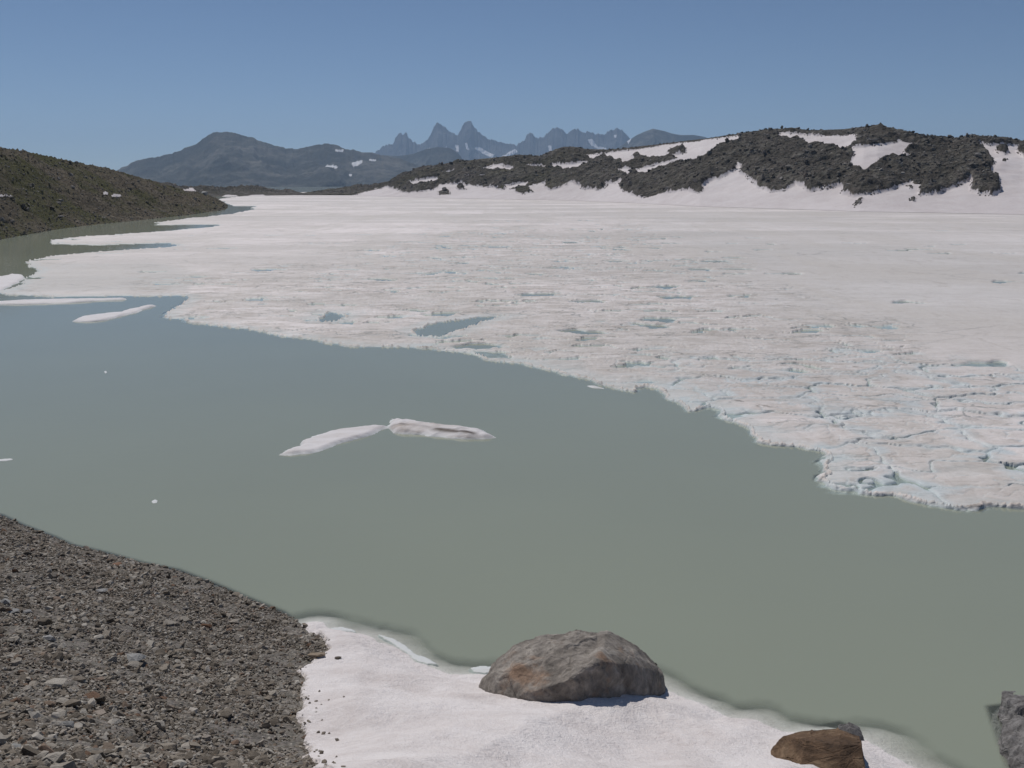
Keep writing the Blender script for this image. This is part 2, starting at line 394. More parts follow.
def ice_height(x, y, px, py):
    P = W(ice_main); s = sdist(x, y, P)
    for h in holes: s = np.minimum(s, -sdist(x, y, W(h)))
    near = np.clip(60/np.maximum(y, 20), 0, 1)
    s = s+(fbm(x*.5, y*.5, 61, 5, .6)*1.0+perlin(x*2.1, y*2.1, 66)*.07)*np.where(near > .8, .75, .9)+(1-near)*fbm(x*.12, y*.12, 67, 4)*2.5
    top = .095+fbm(x*.12, y*.12, 71, 4)*.035+fbm(x*.9, y*.9, 72, 3)*.02
    # rough, broken band behind the open water
    zc = sdist(px, py, [(812, 520), (812, 440), (680, 415), (640, 370), (720, 366), (860, 358), (1260, 372), (1260, 560)])
    zc = sstep(-12, 12, zc+fbm(x*.2, y*.2, 81, 2)*22)
    zr = sstep(-26, 22, sdist(px, py, [(150, 330), (140, 292), (330, 268), (480, 232), (640, 240), (690, 262), (760, 300), (900, 345), (900, 420), (700, 430), (300, 350)])+fbm(x*.07, y*.07, 82, 3)*34)
    ex, ey = x+fbm(x*.45, y*.45, 83, 3, .55)*2.0, y+fbm(x*.45, y*.45, 84, 3, .55)*1.7
    e, cid = voronoi(ex/3.7, ey/2.3, 5)
    wv = np.clip(.012+.045*fbm(x*.22, y*.22, 85, 3), .0, .08)
    crack = (1-sstep(wv*.2, wv+.03, e))*np.where(wv > .012, 1, .35)
    tilt = (rnd(cid, cid*0, 9)-.5)*.06
    e2, c2 = voronoi(ex/1.7+7, ey/.62, 15)
    r2 = rnd(c2, c2*0, 19)
    t2 = (r2-.5)*.07; g2 = 1-sstep(.0, .07, e2)
    h = top
    h = h+zc*(tilt*.7+t2*.4-crack*.22-g2*.028*(r2 > .45))
    sunk = sstep(.86, 1.0, r2+fbm(x*.15, y*.15, 91, 3)*.22)
    h = h+zr*(1-zc)*(t2*.45-g2*.045*(r2 > .4)-sunk*.25)
    blu = np.clip(zc*(1-sstep(.0, .20, e-fbm(x*.6, y*.6, 89, 3)*.12))+zc*g2*.7*(r2 > .45)+zr*(g2*.25*(r2 > .3)+sunk*.5), 0, 1)
    # sparse melt holes elsewhere
    e3, c3 = voronoi(x/3.2, y/2.4, 25); r3 = rnd(c3, c3*0, 29)
    far = sstep(222, 250, py)
    h = h-(1-zc)*far*(r3 > .955)*sstep(.12, .3, e3+fbm(x*.9, y*.9, 93, 2)*.25)*.34
    prof = np.where(s > 0, h*sstep(-.03, .11, s)*(.35+.65*sstep(.1, 2.0, s)), -.02-np.clip(-s, 0, 3)*.9)
    prof = np.where((s > 0) & (s < .15), np.maximum(prof, -.02+s), prof)
    return prof, s, zc, zr, cid, blu
IH, IS, ZC, ZR, CID, BLU = ice_height(IX, IY, PX, PY)
dirty = np.clip(.15+ZR*.85+ZC*.35, 0, 1)
blue = BLU
grey = sstep(-30, 30, sdist(PX, PY, [(660, 225), (1300, 235), (1300, 345), (900, 330), (740, 300)])+fbm(IX*.03, IY*.05, 98, 3)*30)
slush = sstep(-5, 6, sdist(PX, PY, [(-60, 262), (60, 262), (150, 262), (200, 275), (190, 298), (-60, 300)])+fbm(IX*.02, IY*.06, 99, 4)*9)
grey = np.maximum(grey, slush*1.3)
V = np.stack([IX, IY, IH], -1).reshape(-1, 3)
q = gridfaces(*IX.shape)
alive = (IH.ravel()[q] > -.6).any(1) & (IS.ravel()[q] > -1.2).any(1)
A = {'dirty': dirty.ravel(), 'blue': blue.ravel(), 'grey': grey.ravel()}
fc = CID.ravel()[q[:, 0]]; fz = (ZC.ravel()[q].mean(1) > .6) & (PX.ravel()[q[:, 0]] > 700)
above = (IH.ravel()[q] > .03).any(1)
cand, cnt = np.unique(fc[alive & fz & above], return_counts=True)
order = cand[np.argsort(-cnt)][:240]; order = order[np.isin(order, cand[cnt > 60])]
cut = alive & fz & np.isin(fc, order)
mesh('lake_ice', V, q[alive & ~cut], ICE, A, kind='structure')
srt = np.argsort(fc[cut], kind='stable'); qc = q[cut][srt]; fcs = fc[cut][srt]
bounds = np.flatnonzero(np.diff(fcs))+1
plates = []
for part in np.split(qc, bounds):
    o = recentre(mesh('ice_plate', V, part, ICE, A), False)
    me = o.data; cc = np.empty(len(me.vertices)*3, np.float32); me.vertices.foreach_get('co', cc); cc = cc.reshape(-1, 3)+np.array(o.location)
    qx, qy = project(cc[:, 0], cc[:, 1], cc[:, 2]); plates.append((float(qx.mean()), float(qy.mean()), len(cc), float(qy.max()), float(qx.max()), float(qx.min()), o))
GP = 'cracked ice plates along the right front of the lake ice'
for p in plates: tag(p[6], 'pale flat ice plate wedged among others inside the cracked right part of lake ice', 'ice plate', GP)
# plates that stand out by where they lie
vis_ = [p for p in plates if p[5] < 1010 and p[4] > 0]
used_ = set()
def single(key, lab, cand=None):
    c_ = [p for p in (cand or vis_) if id(p) not in used_]
    if c_: b_ = min(c_, key=key); used_.add(id(b_)); b_[6]['label'] = lab
single(lambda p: -p[2], 'largest pale plate in the cracked right front of the lake ice')
single(lambda p: -p[3], 'ice plate reaching lowest in the picture, bordering open water at right')
single(lambda p: p[0], 'leftmost separate ice plate of the cracked front, above open water')
single(lambda p: abs(p[0]-832)+abs(p[1]-478), 'ice plate at the lower left corner of the cracked front')
single(lambda p: abs(p[0]-1000)+abs(p[1]-490), 'front ice plate cut by the right edge of the picture')
single(lambda p: abs(p[0]-900)+abs(p[1]-480), 'ice plate between the corner plate and the lowest one, bordering open water')
single(lambda p: p[1], 'farthest separate plate of the cracked ice, next to the smooth grey ice')

# water surface over the same grid (depth = what lies under it), plus a coarse surround
under = IH.copy()
near = IY < 34
gb = np.full(IX.shape, -9.); gb[near] = bank_h(IX[near], IY[near])
def water_depth(x, y, h): return np.clip(-h/.17, 0, 1)**.8
q = gridfaces(*IX.shape)
wk = (IH.ravel()[q] < .12).any(1)
mesh('lake_water', np.stack([IX, IY, np.zeros_like(IX)], -1).reshape(-1, 3), q[wk], WAT, {'depth': water_depth(IX, IY, np.maximum(under, gb)).ravel()}, kind='structure')
# near strip of the same lake, row by row continuing to the bank
ysn = ys[-1]+np.arange(0, 640, 1.6)
PXn, PYn = np.meshgrid(np.arange(-110, 1230, 2.3), ysn)
NX, NY = at_z(PXn, PYn)
gb = bank_h(NX, NY); sh_, ss_ = snow_h(NX, NY, gb)
un = np.where(ss_ > -1.6, np.maximum(gb, sh_), gb)
for rp in ([(989, 707), (1010, 704), (1120, 705), (1140, 830), (1030, 830)], [(775, 740), (800, 728), (840, 722), (866, 735), (870, 800), (790, 800)]):
    un = np.maximum(un, -.03+np.minimum(0, sdist(NX, NY, W(rp)))*1.6)
# turbid water: clear only in the first decimetres
q = gridfaces(*NX.shape); wk = (un.ravel()[q] < .1).any(1)
mesh('lake_water', np.stack([NX, NY, np.zeros_like(NX)], -1).reshape(-1, 3), q[wk], WAT, {'depth': water_depth(NX, NY, un).ravel()}, kind='structure')
def side_water(pts):
    V = np.array([(x, y, -.004) for x, y in pts]); mesh('lake_water', V, np.array([[0, 1, 2, 3]]), WAT, {'depth': np.ones(4)}, kind='structure')
l0 = (IX[0, 0], IY[0, 0]); l1 = (NX[-1, 0], NY[-1, 0]); r0 = (IX[0, -1], IY[0, -1]); r1 = (NX[-1, -1], NY[-1, -1])
side_water([l1, (-4000, l1[1]), (-4000, l0[1]), l0]); side_water([r1, r0, (4000, r0[1]), (4000, r1[1])])

# ------------------------------------------------------------------ hills around the lake
def aZ(pts):
    """skyline pixels -> bearing ratio, elevation ratio"""
    p = np.array(pts, float); dx, dy, dz = ray(p[:, 0], p[:, 1]); return dx/dy, dz/dy
def hill(base, skyline, width, x0, x1, nx, nr, back=-15., prof=.8, wmul=None):
    bx, by = at_z(*np.array(base, float).T); ab = bx/by; b = np.argsort(ab); ab = ab[b]; Yb = by[b]
    as_, es = aZ(skyline)
    a0 = float(aZ([(x0, 183)])[0][0]); a1 = float(aZ([(x1, 183)])[0][0])
    a = np.linspace(a0, a1, nx)
    Y0 = np.interp(a, ab, Yb); e1 = np.interp(a, as_, es); Wd = width if wmul is None else width*np.interp(a, *wmul)
    Y1 = Y0+Wd; H1 = CH+e1*Y1
    t = np.concatenate([np.linspace(0, 1, nr), 1+np.linspace(0, 1.5, 14)[1:]])[:, None]
    tt = t**1.0
    Yv = Y0+tt*Wd; Xv = a*Yv
    tc = np.clip(tt, 0, 1); h = np.where(t <= 1, H1*(tc**(prof+.6)*(1-tc)+tc**prof*tc), H1+(back-H1)*((t-1)/1.5)**1.3)
    return Xv, Yv, h, np.broadcast_to(t, Xv.shape), np.broadcast_to(a, Xv.shape)

# left hill, grass and scree
lb = [(-260, 268), (-120, 255), (0, 241), (37, 234), (59, 230), (140, 221), (187, 216), (231, 210), (233, 206), (240, 204)]
lsk = [(-260, 120), (-120, 132), (0, 147), (20, 149), (60, 158), (85, 163), (110, 168), (140, 177), (155, 181), (175, 187), (195, 191), (215, 197), (226, 203), (231, 209)]
Xl, Yl, Hl, Tl, Al = hill(lb, lsk, 62, -230, 231.5, 720, 220, -12, .85)
amp = np.clip(Hl/3, 0, 1)
Hl = Hl-.25+(fbm(Xl*.06, Yl*.06, 101, 4)*2.2*np.sin(np.clip(Tl, 0, 1)*math.pi)+fbm(Xl*.5, Yl*.5, 102, 4)*.42+np.maximum(0, fbm(Xl*1.3, Yl*1.3, 103, 2))*.5)*amp+fbm(Xl*.9, Yl*.9, 104, 3)*.1
mesh('left_hillside', np.stack([Xl, Yl, Hl], -1).reshape(-1, 3), gridfaces(*Xl.shape), LH, kind='structure')

# right-hand moraine with its snow fields
mb = [(290, 195.4), (350, 195.5), (420, 198), (560, 200.5), (700, 207), (860, 212), (1024, 215), (1300, 222)]
msk = [(296, 195.2), (307, 193.5), (339, 189), (370, 186), (389, 183), (401, 175), (417, 169), (440, 165), (467, 161), (495, 158), (520, 155), (542, 156.5), (561, 148), (572, 147),
       (586, 149.5), (614, 150), (664, 144), (701, 139.5), (740, 134), (766, 130), (790, 129), (813, 131), (845, 130), (865, 127), (879, 126.5), (898, 130), (923, 137),
       (954, 140), (976, 137), (1004, 138), (1024, 142), (1120, 150), (1300, 140)]
Xm, Ym, Hm, Tm, Am = hill(mb, msk, 120, 296, 1230, 1180, 300, -20, .72)
def z3(*p): return [(420+a/3.2, 100+b/3.2) for a, b in p]
def z4(*p): return [(704+a/3.2, 100+b/3.2) for a, b in p]
rock = [
    [(290, 198), (300, 186), (339, 180), (401, 165)] + z3((0, 200), (150, 170), (400, 150), (450, 130), (1024, 80), (1100, 80), (1100, 160), (1024, 205), (990, 235), (960, 245), (930, 255), (900, 272), (905, 295), (880, 298), (860, 288),
       (780, 300), (720, 312), (670, 305), (640, 285), (640, 265), (645, 255), (600, 272), (570, 290), (530, 285), (510, 270), (480, 262), (450, 280),
       (420, 290), (400, 268), (345, 280), (360, 298), (330, 305), (300, 290), (260, 280), (200, 278), (140, 270), (60, 275), (40, 290), (0, 295)) +
    [(404, 193), (398, 189), (386, 188), (368, 192), (351, 195.5), (320, 197)],
    z4((-10, 60), (1040, 60), (1040, 148), (870, 148), (880, 155), (900, 175), (930, 210), (915, 235), (940, 250), (945, 295), (920, 308), (850, 295), (860, 258), (800, 280), (760, 303),
       (690, 305), (700, 275), (660, 262), (600, 290), (530, 300), (470, 310), (450, 300), (440, 272), (380, 285), (340, 295), (300, 270), (260, 292), (210, 293),
       (180, 280), (125, 240), (120, 215), (105, 205), (100, 225), (80, 235), (40, 245), (-10, 268)),
]
snowp = [
    z3((190, 225), (240, 208), (300, 222), (300, 230), (250, 230)), z3((330, 212), (400, 215), (450, 208), (530, 197), (540, 203), (510, 218), (440, 225), (340, 218)),
    z3((-40, 262), (0, 258), (60, 250), (50, 262), (0, 270), (-40, 276)), z3((140, 248), (220, 240), (215, 247), (150, 253)), z3((35, 240), (110, 228), (110, 235), (40, 245)),
    z3((270, 275), (345, 268), (340, 280), (280, 290)),
    z3((520, 178), (600, 172), (700, 158), (800, 143), (900, 133), (1024, 122), (1030, 128), (970, 145), (900, 187), (830, 204), (700, 243), (640, 240), (605, 229), (700, 224), (790, 205),
       (830, 190), (800, 190), (700, 198), (650, 204), (600, 190), (550, 192)),
    z4((-10, 130), (120, 118), (60, 148), (-10, 185)),
    z4((240, 108), (330, 115), (420, 118), (495, 112), (485, 135), (465, 155), (600, 138), (620, 130), (680, 148), (640, 165), (660, 175), (640, 195), (600, 190), (560, 205), (510, 235),
       (460, 215), (475, 185), (470, 165), (400, 165), (330, 150), (290, 130), (235, 122)),
    [(430, 193), (455, 188), (470, 187), (462, 191), (440, 194)],
]
rock2 = [z3((680, 178), (700, 176), (718, 188), (690, 192)), z3((790, 172), (845, 155), (848, 176), (810, 182)), z4((580, 200), (600, 188), (625, 196), (610, 212)),
         z4((940, 160), (975, 168), (965, 178), (940, 172)), z4((1000, 165), (1060, 160), (1100, 190), (1024, 196)), z3((60, 295), (90, 293), (95, 303), (65, 304)), z3((120, 278), (140, 276), (142, 288), (122, 288)),
         z3((240, 283), (270, 281), (265, 289)), z4((478, 345), (495, 318), (508, 313), (490, 336)), z4((664, 318), (676, 318), (674, 327), (664, 326)), z4((650, 280), (662, 280), (660, 290)),
         z4((955, 196), (966, 196), (966, 206), (955, 206))]
mpx, mpy = project(Xm, Ym, Hm)
nzx = fbm(Xm*.09, Ym*.09, 111, 4)*5+fbm(Xm*.5, Ym*.5, 112, 2)*1.4; nzy = fbm(Xm*.09+50, Ym*.09, 113, 4)*2.2+fbm(Xm*.5+9, Ym*.5, 114, 2)*.9
RM = np.zeros(Xm.shape, bool)
for p in rock: RM |= inside(mpx+nzx, mpy+nzy, p)
for p in snowp: RM &= ~inside(mpx+nzx*.5, mpy+nzy*.5, p)
for p in rock2: RM |= inside(mpx+nzx*.3, mpy+nzy*.3, p)
RM |= (mpx < 1045) & False
RMf = RM.astype(float)
for _ in range(6):
    RMf[1:-1, 1:-1] = (RMf[1:-1, 1:-1]*2+RMf[:-2, 1:-1]+RMf[2:, 1:-1]+RMf[1:-1, :-2]+RMf[1:-1, 2:])/6
rel = fbm(Xm*.035, Ym*.035, 121, 4)*3.5*np.sin(np.clip(Tm, 0, 1)*math.pi)
bumps = .5+fbm(Xm*.16, Ym*.16, 122, 4)*1.5+np.abs(fbm(Xm*.6, Ym*.6, 123, 3))*.6+ridged(Xm*.035, Ym*.05, 124, 4)*2.4
crest = 1-.9*sstep(.85, 1.0, Tm)*(Tm <= 1.2)
Hm2 = Hm+rel*.5*np.clip(Hm/6, 0, 1)+RMf*bumps*np.clip(Hm/7+.25, 0, 1)*crest-.2+fbm(Xm*.02, Ym*.02, 125, 3)*.8*np.clip(Tm*3, 0, 1)*crest+.35
Vm = np.stack([Xm, Ym, Hm2], -1).reshape(-1, 3); q = gridfaces(*Xm.shape); rf = RM.ravel()[q].sum(1) >= 2
green = sstep(640, 480, mpx).ravel()*.8+.15
mesh('moraine_hill', Vm, q[rf], HR, {'green': green}, smooth=False, kind='structure')
mesh('hill_snow', Vm, q[~rf], SNH, kind='structure')

# low rocks closing the lake, behind the left hill
db = [(130, 199), (180, 198), (222, 196.6), (300, 195.6), (360, 195)]
dsk = [(130, 181), (167, 183), (190, 187), (205, 185.5), (225, 188), (240, 186.5), (262, 188), (282, 190), (286, 189), (300, 192.3), (312, 193), (360, 194)]
Xd, Yd, Hd, Td, Ad = hill(db, dsk, 90, 120, 330, 420, 60, -30, .8)
Hd = Hd-.2+(fbm(Xd*.08, Yd*.03, 131, 4)*2.2+np.abs(fbm(Xd*.3, Yd*.2, 132, 3))*2.2)*np.clip(Hd/4, 0, 1)
dpx, dpy = project(Xd, Yd, Hd)
sn = np.zeros(Xd.shape, bool)
for p in [[(221, 197), (226, 195), (236, 195.4), (240, 197), (232, 198)], [(244, 197), (252, 195), (264, 195), (266, 197), (250, 198)], [(182, 191), (192, 188), (196, 191), (186, 192.5)]]:
    sn |= inside(dpx, dpy, p)
q = gridfaces(*Xd.shape); rf = sn.ravel()[q].sum(1) < 2; Vd = np.stack([Xd, Yd, Hd], -1).reshape(-1, 3)
mesh('far_moraine', Vd, q[rf], HR, {'green': np.full(len(Vd), .5)}, smooth=False, kind='structure')
if (~rf).any(): mesh('hill_snow', Vd+np.array([0, 0, .1]), q[~rf], SNH, kind='structure')

# ------------------------------------------------------------------ mountains
def mountain(name, sk, D, Wd, mat, snows=(), base=-90, jag=0., seed=0, nx=700, nr=110, gully=1., prof=1.0):
    as_, es = aZ(sk); a = np.linspace(as_[0], as_[-1], nx)
    e = np.interp(a, as_, es); t = np.concatenate([np.linspace(0, 1, nr), 1+np.linspace(0, 1, 16)[1:]])[:, None]
    Yv = (D-Wd+t*Wd)*np.ones_like(a); Xv = a*Yv
    Hr = CH+e*D+(ridged(a*D/130, a*0+seed, seed, 3)+perlin(a*D/38, a*0+.5, seed+9)*.9+perlin(a*D/17, a*0+.5, seed+8)*.5)*jag
    u = np.clip(np.where(t <= 1, t, 2-t), 0, 1)
    h = base+(Hr-base)*u**prof
    wv = fbm(Xv/Wd*2.2, Yv/Wd*2.2, seed+7, 3)*1.2
    rel = (ridged(Xv/(Wd*.15)+wv, Yv/(Wd*.9)+wv*.4, seed+1, 6)-1)*.20+(ridged(Xv/(Wd*.05)+wv*2, Yv/(Wd*.16), seed+3, 4)-1)*.05+(fbm(Xv/(Wd*.4), Yv/(Wd*.4), seed+2, 4)-.7)*.08
    h = h+np.minimum(rel, 0)*gully*(Hr-base)*np.clip(u*4, 0, 1)*np.clip((1-u)*4.5, 0, 1)**.6
    px, py = project(Xv, Yv, h); s = np.zeros(Xv.shape, bool)
    nzp = fbm(Xv/90, Yv/200, seed+5, 3)*2.0
    for p in snows: s |= inside(px+nzp, py+nzp*.4, p)
    return mesh(name, np.stack([Xv, Yv, h], -1).reshape(-1, 3), gridfaces(*Xv.shape), mat, {'snow': s.astype(float).ravel()}, kind='structure')
Mg = m_mountain('green_mountain', (.032, .036, .034), (.06, .062, .055), (.17, .16, .14))
Mr = m_mountain('rock_mountain', (.035, .036, .042), (.07, .07, .073), (.14, .138, .138))
mountain('broad_mountain', [(-60, 200), (60, 190), (120, 170), (134, 163), (148, 159), (162, 157), (176, 153), (188, 148), (198, 142.5), (206, 137.5), (213, 133.0), (225, 132.8), (235, 133.2), (246, 136.5), (254, 139), (264, 143), (276, 147), (288, 149.5),
    (298, 150.5), (306, 148), (314, 146.5), (322, 145.5), (329, 144.4), (338, 146.5), (345, 149.5), (357, 152), (379, 155), (400, 160), (440, 172), (470, 200)],
    6200, 2400, Mg, [[(335, 149), (344, 150), (342, 152), (335, 151.5)], [(326, 165), (338, 165.5), (336, 167.5), (326, 167)], [(352, 163), (362, 159.5), (362, 163), (354, 167)], [(348, 173), (351, 173), (351, 176), (348, 176)],
     [(369, 159), (375, 159), (375, 161), (369, 161)]], seed=200, prof=.9, jag=7)
mountain('near_ridge', [(330, 175), (350, 156), (360, 152.5), (372, 152.3), (380, 155), (399, 156), (413, 154), (426, 149), (438, 147), (450, 148), (458, 153), (464, 161), (480, 168), (520, 175)], 8200, 2000, Mg, seed=230, nx=400)
mountain('spired_range', [(340, 170), (376, 153), (385, 146.5), (393, 144), (397, 137), (399, 133.5), (401, 133), (402.5, 135), (405, 133), (407, 135), (409, 139.5), (413, 142.5), (417, 145), (421, 144), (426, 142), (430, 137), (432, 133), (434, 127.5), (436, 124), (438, 122.6),
    (440, 123.6), (442, 126), (445, 128), (448, 131), (453, 134), (458, 137), (460, 133), (461, 131), (462, 128), (464, 125), (466, 122.6), (468.5, 121.8), (471, 123.5), (473, 127), (476, 130), (479, 133.5), (482, 136.5), (485, 138), (488, 140), (492, 141), (501, 144),
    (509, 144.6), (516, 146), (520, 144), (524, 142), (526, 137), (527.5, 134), (530, 133.6), (533, 135), (536, 138.5), (540, 138.8), (544, 138), (547, 134.5), (550, 133), (552, 130), (556, 129), (561, 130), (565, 132.5), (568, 135), (571, 132), (575, 129), (579, 130.5), (582, 132.5),
    (589, 134), (596, 135), (602, 134.6), (608, 133), (612, 131), (616, 129), (622, 131.5), (626, 135.5), (629, 139), (645, 150), (670, 165)],
    14000, 3600, Mr, [[(455, 145), (459, 145), (459, 152), (456, 151)], [(474, 148), (480, 147), (488, 152), (495, 155), (492, 158), (482, 153)], [(500, 158), (508, 153), (515, 149), (517, 151), (510, 157), (503, 160)],
     [(587, 139), (592, 139), (597, 146), (606, 148), (608, 150), (598, 149), (592, 146)], [(614, 135), (617, 135), (617, 138), (614, 137)], [(425, 150), (430, 148), (428, 153)], [(465, 143), (467, 143), (470, 150), (467, 150)], [(548, 146), (551, 145), (553, 152), (549, 151)], [(444, 150), (447, 146), (449, 152)]], seed=260, nx=1400, nr=190, jag=20, prof=1.15, gully=1.5)
mountain('right_peak', [(600, 160), (625, 143), (629, 140), (637, 135), (645, 131.5), (653, 128.6), (664, 131), (672, 133.5), (680, 135), (694, 135), (700, 136), (705, 137), (712, 140), (740, 146), (800, 160)], 9500, 2200, Mg,
    [[(627, 141), (631, 137), (632, 139), (629, 144)]], seed=290, nx=400)

# haze between here and the mountains
bm = bmesh.new(); bmesh.ops.create_cube(bm, size=1)
for v in bm.verts: v.co = ((v.co.x)*36000, 7000+v.co.y*25000, 400+v.co.z*1080)
me = bpy.data.meshes.new('haze'); bm.to_mesh(me); bm.free(); hz = bpy.data.objects.new('haze', me); COL.objects.link(hz); hz['kind'] = 'stuff'
a = N('haze_air'); pv = a.n('VolumePrincipled', Density=5.4e-5, Color=(.52, .72, 1.0), Anisotropy=.25); a.put(a.out.inputs[1], pv.outputs[0]); me.materials.append(a.m)

# ------------------------------------------------------------------ stones
def hull_proto(seed, n=15, flat=.6):
    r = random.Random(seed); bm = bmesh.new(); s = (1, r.uniform(.6, .95), r.uniform(flat*.7, flat*1.2))
    for i in range(n):
        v = Vector((r.gauss(0, 1), r.gauss(0, 1), r.gauss(0, 1))).normalized()*r.uniform(.8, 1)
        bm.verts.new((v.x*s[0]*.5, v.y*s[1]*.5, v.z*s[2]*.5))
    g = bmesh.ops.convex_hull(bm, input=bm.verts)
    bmesh.ops.delete(bm, geom=[v for v in bm.verts if not v.link_faces], context='VERTS')
    bmesh.ops.triangulate(bm, faces=bm.faces); bm.verts.index_update()
    V = np.array([v.co[:] for v in bm.verts]); T = np.array([[v.index for v in f.verts] for f in bm.faces]); bm.free(); return V, T
PROT = [hull_proto(i, 13+i % 4) for i in range(16)]
def scatter(name, x, y, z, size, mat, kind='stuff'):
    Vs, Ts, tn = [], [], []; off = 0
    for i in range(len(x)):
        V, T = PROT[i % 16]; an = rng.uniform(0, 6.283); c, s = math.cos(an), math.sin(an); ti = rng.normal(0, .25)
        Vv = V*size[i]; Vv = np.stack([Vv[:, 0]*c-Vv[:, 1]*s, Vv[:, 0]*s+Vv[:, 1]*c, Vv[:, 2]+Vv[:, 0]*ti], 1)+(x[i], y[i], z[i])
        Vs.append(Vv); Ts.append(T+off); off += len(V); tn.append(np.full(len(V), rng.random()))
    return mesh(name, np.vstack(Vs), np.vstack(Ts), mat, {'tint': np.concatenate(tn)}, smooth=False, kind=kind, tri=True)
# small gravel: world-uniform over the part of the bank one can see
n = 500000
gx = rng.uniform(-22, 1, n); gy = rng.uniform(4, 30, n)
gz = bank_h(gx, gy); gs = sdist(gx, gy, snow_poly); ppx, ppy = project(gx, gy, gz)
ok = (gz > -.12) & (fbm(gx*.5, gy*.5, 160, 3)+rng.random(n)*.7 > .12) & (gs < .02) & (ppx > -70) & (ppx < 380) & (ppy < 830)
gx, gy, gz = gx[ok][:56000], gy[ok][:56000], gz[ok][:56000]
sx_ = rng.uniform(-4.2, -1, 9000); sy_ = rng.uniform(6, 17.5, 9000); sg_ = bank_h(sx_, sy_); sh2, ss2 = snow_h(sx_, sy_, sg_)
kk = (ss2 > .02) & (rng.random(9000) < .16*np.exp(-ss2/.12)) & (sg_ > .1)
ng = len(gx); gx = np.append(gx, sx_[kk]); gy = np.append(gy, sy_[kk]); gz = np.append(gz, sh2[kk])
size = .035+.05*rng.random(len(gx))**2+.13*(rng.random(len(gx)) > .94)*rng.random(len(gx))**1.3
scatter('gravel', gx, gy, gz+size*.10, size, MS)

def rough_rock(V, T, name, mat, seed, cuts=2, amp=.06, smooth=False, tint=None):
    """hull -> subdivided, chipped rock"""
    bm = bmesh.new(); vs_ = [bm.verts.new(v) for v in V]
    for t in T:
        try: bm.faces.new([vs_[i] for i in t])
        except ValueError: pass
    if cuts: bmesh.ops.subdivide_edges(bm, edges=bm.edges, cuts=cuts, use_grid_fill=True)
    bm.normal_update(); L = max((V.max(0)-V.min(0)))
    P = np.array([v.co[:] for v in bm.verts]); Nn = np.array([v.normal[:] for v in bm.verts])
    f = 3.2/L
    d = fbm(P[:, 0]*f+P[:, 2]*f*.7, P[:, 1]*f+P[:, 2]*f*.6, seed, 5, .6)
    for v, k, nn in zip(bm.verts, d, Nn): v.co += Vector(nn)*float(k*amp*L)
    me = bpy.data.meshes.new(name); bm.to_mesh(me); nv = len(bm.verts); bm.free()
    at = me.attributes.new('tint', 'FLOAT', 'POINT'); at.data.foreach_set('value', np.full(nv, 0. if tint is None else tint, np.float32))
    me.polygons.foreach_set('use_smooth', np.full(len(me.polygons), smooth)); me.materials.append(mat)
    o = bpy.data.objects.new(name, me); COL.objects.link(o); return o
def stone_mesh(seed, mat, flat=.6):
    V, T = hull_proto(1000+seed, 16, flat); o = rough_rock(V, T, 'stone', mat, seed, 1, .05, tint=0); me = o.data; bpy.data.objects.remove(o); return me
SM = [stone_mesh(i, MS) for i in range(10)]
def place(me, name, x, y, z, s, rz=None, sz=1.0, tilt=.12):
    o = bpy.data.objects.new(name, me); COL.objects.link(o); o.location = (x, y, z)
    o.scale = (s, s*random.uniform(.8, 1.1), s*sz); o.rotation_euler = (random.uniform(-tilt, tilt), random.uniform(-tilt, tilt), random.uniform(0, 6.28) if rz is None else rz)
    return o
# the larger stones of the scree
n = 4000; lx = rng.uniform(-22, 1, n); ly = rng.uniform(4, 30, n); lz = bank_h(lx, ly); ls = sdist(lx, ly, snow_poly); px_, py_ = project(lx, ly, lz)
ok = np.flatnonzero((lz > .0) & (ls < -.12) & (px_ > -15) & (px_ < 335) & (py_ < 790))[:250]
for k, i in enumerate(ok):
    s = .10+.15*random.random()**2.5
    o = place(SM[k % 10], 'stone', float(lx[i]), float(ly[i]), float(lz[i])+s*.12, s)
    tag(o, 'grey angular stone lying loose on the gravel slope at lower left', 'stone', 'grey stones on the gravel slope')
def named_stone(px, py, wpx, mat, label, sz=.8, seed=0, rz=0):
    x, y, z = hit_bank(px, py); s = wpx/F*math.sqrt(x*x+y*y+(CH-z)**2)
    o = place(stone_mesh(50+seed, mat), 'stone', x, y, z+s*.14, s, rz, sz, .1); tag(o, label, 'stone')
named_stone(50, 641, 17, MSP, 'pale whitish stone, brightest of the small group left on the gravel slope', .9, 1)
named_stone(135, 661, 24, MSP, 'long pale grey stone in the middle of the gravel slope', .8, 2, .3)
named_stone(13, 613, 12, MSP, 'small pale stone close to the left edge of the gravel slope', .8, 3)
named_stone(27, 613, 11, MSP, 'small pale stone just right of its equal near the left edge', .7, 4)
named_stone(4, 604, 14, MSP, 'bluish pale stone cut by the left edge of the picture', .9, 5)
named_stone(66, 728, 20, MSP, 'flat pale stone low on the gravel slope', .6, 6)
named_stone(14, 750, 16, MSP, 'pale stone in the lower left corner', .8, 7)
named_stone(103, 593, 15, MSP, 'light stone with dark shadow high on the gravel slope', .8, 8)
named_stone(70, 708, 24, MS, 'broad dark flat stone low on the gravel slope', .6, 9, .2)
named_stone(58, 687, 26, MS, 'large dark brown stone half sunk in the gravel', .7, 10, .1)
named_stone(45, 625, 18, MS, 'big grey stone above the brightest pale stone', .9, 11)
named_stone(118, 566, 11, MSR, 'small rust orange stone near the top of the gravel by the water', .8, 12)
named_stone(206, 628, 13, MSR, 'dull orange stone on the right part of the gravel slope', .6, 13)
named_stone(317, 657, 20, MST, 'tan flat stone at the edge where gravel meets snow', .55, 14, .1)
named_stone(225, 716, 20, MS, 'rounded grey stone on the lower right of the gravel slope', .8, 15)
named_stone(338, 659, 8, MS, 'small dark stone lying on the snow beside the tan stone', .35, 16)

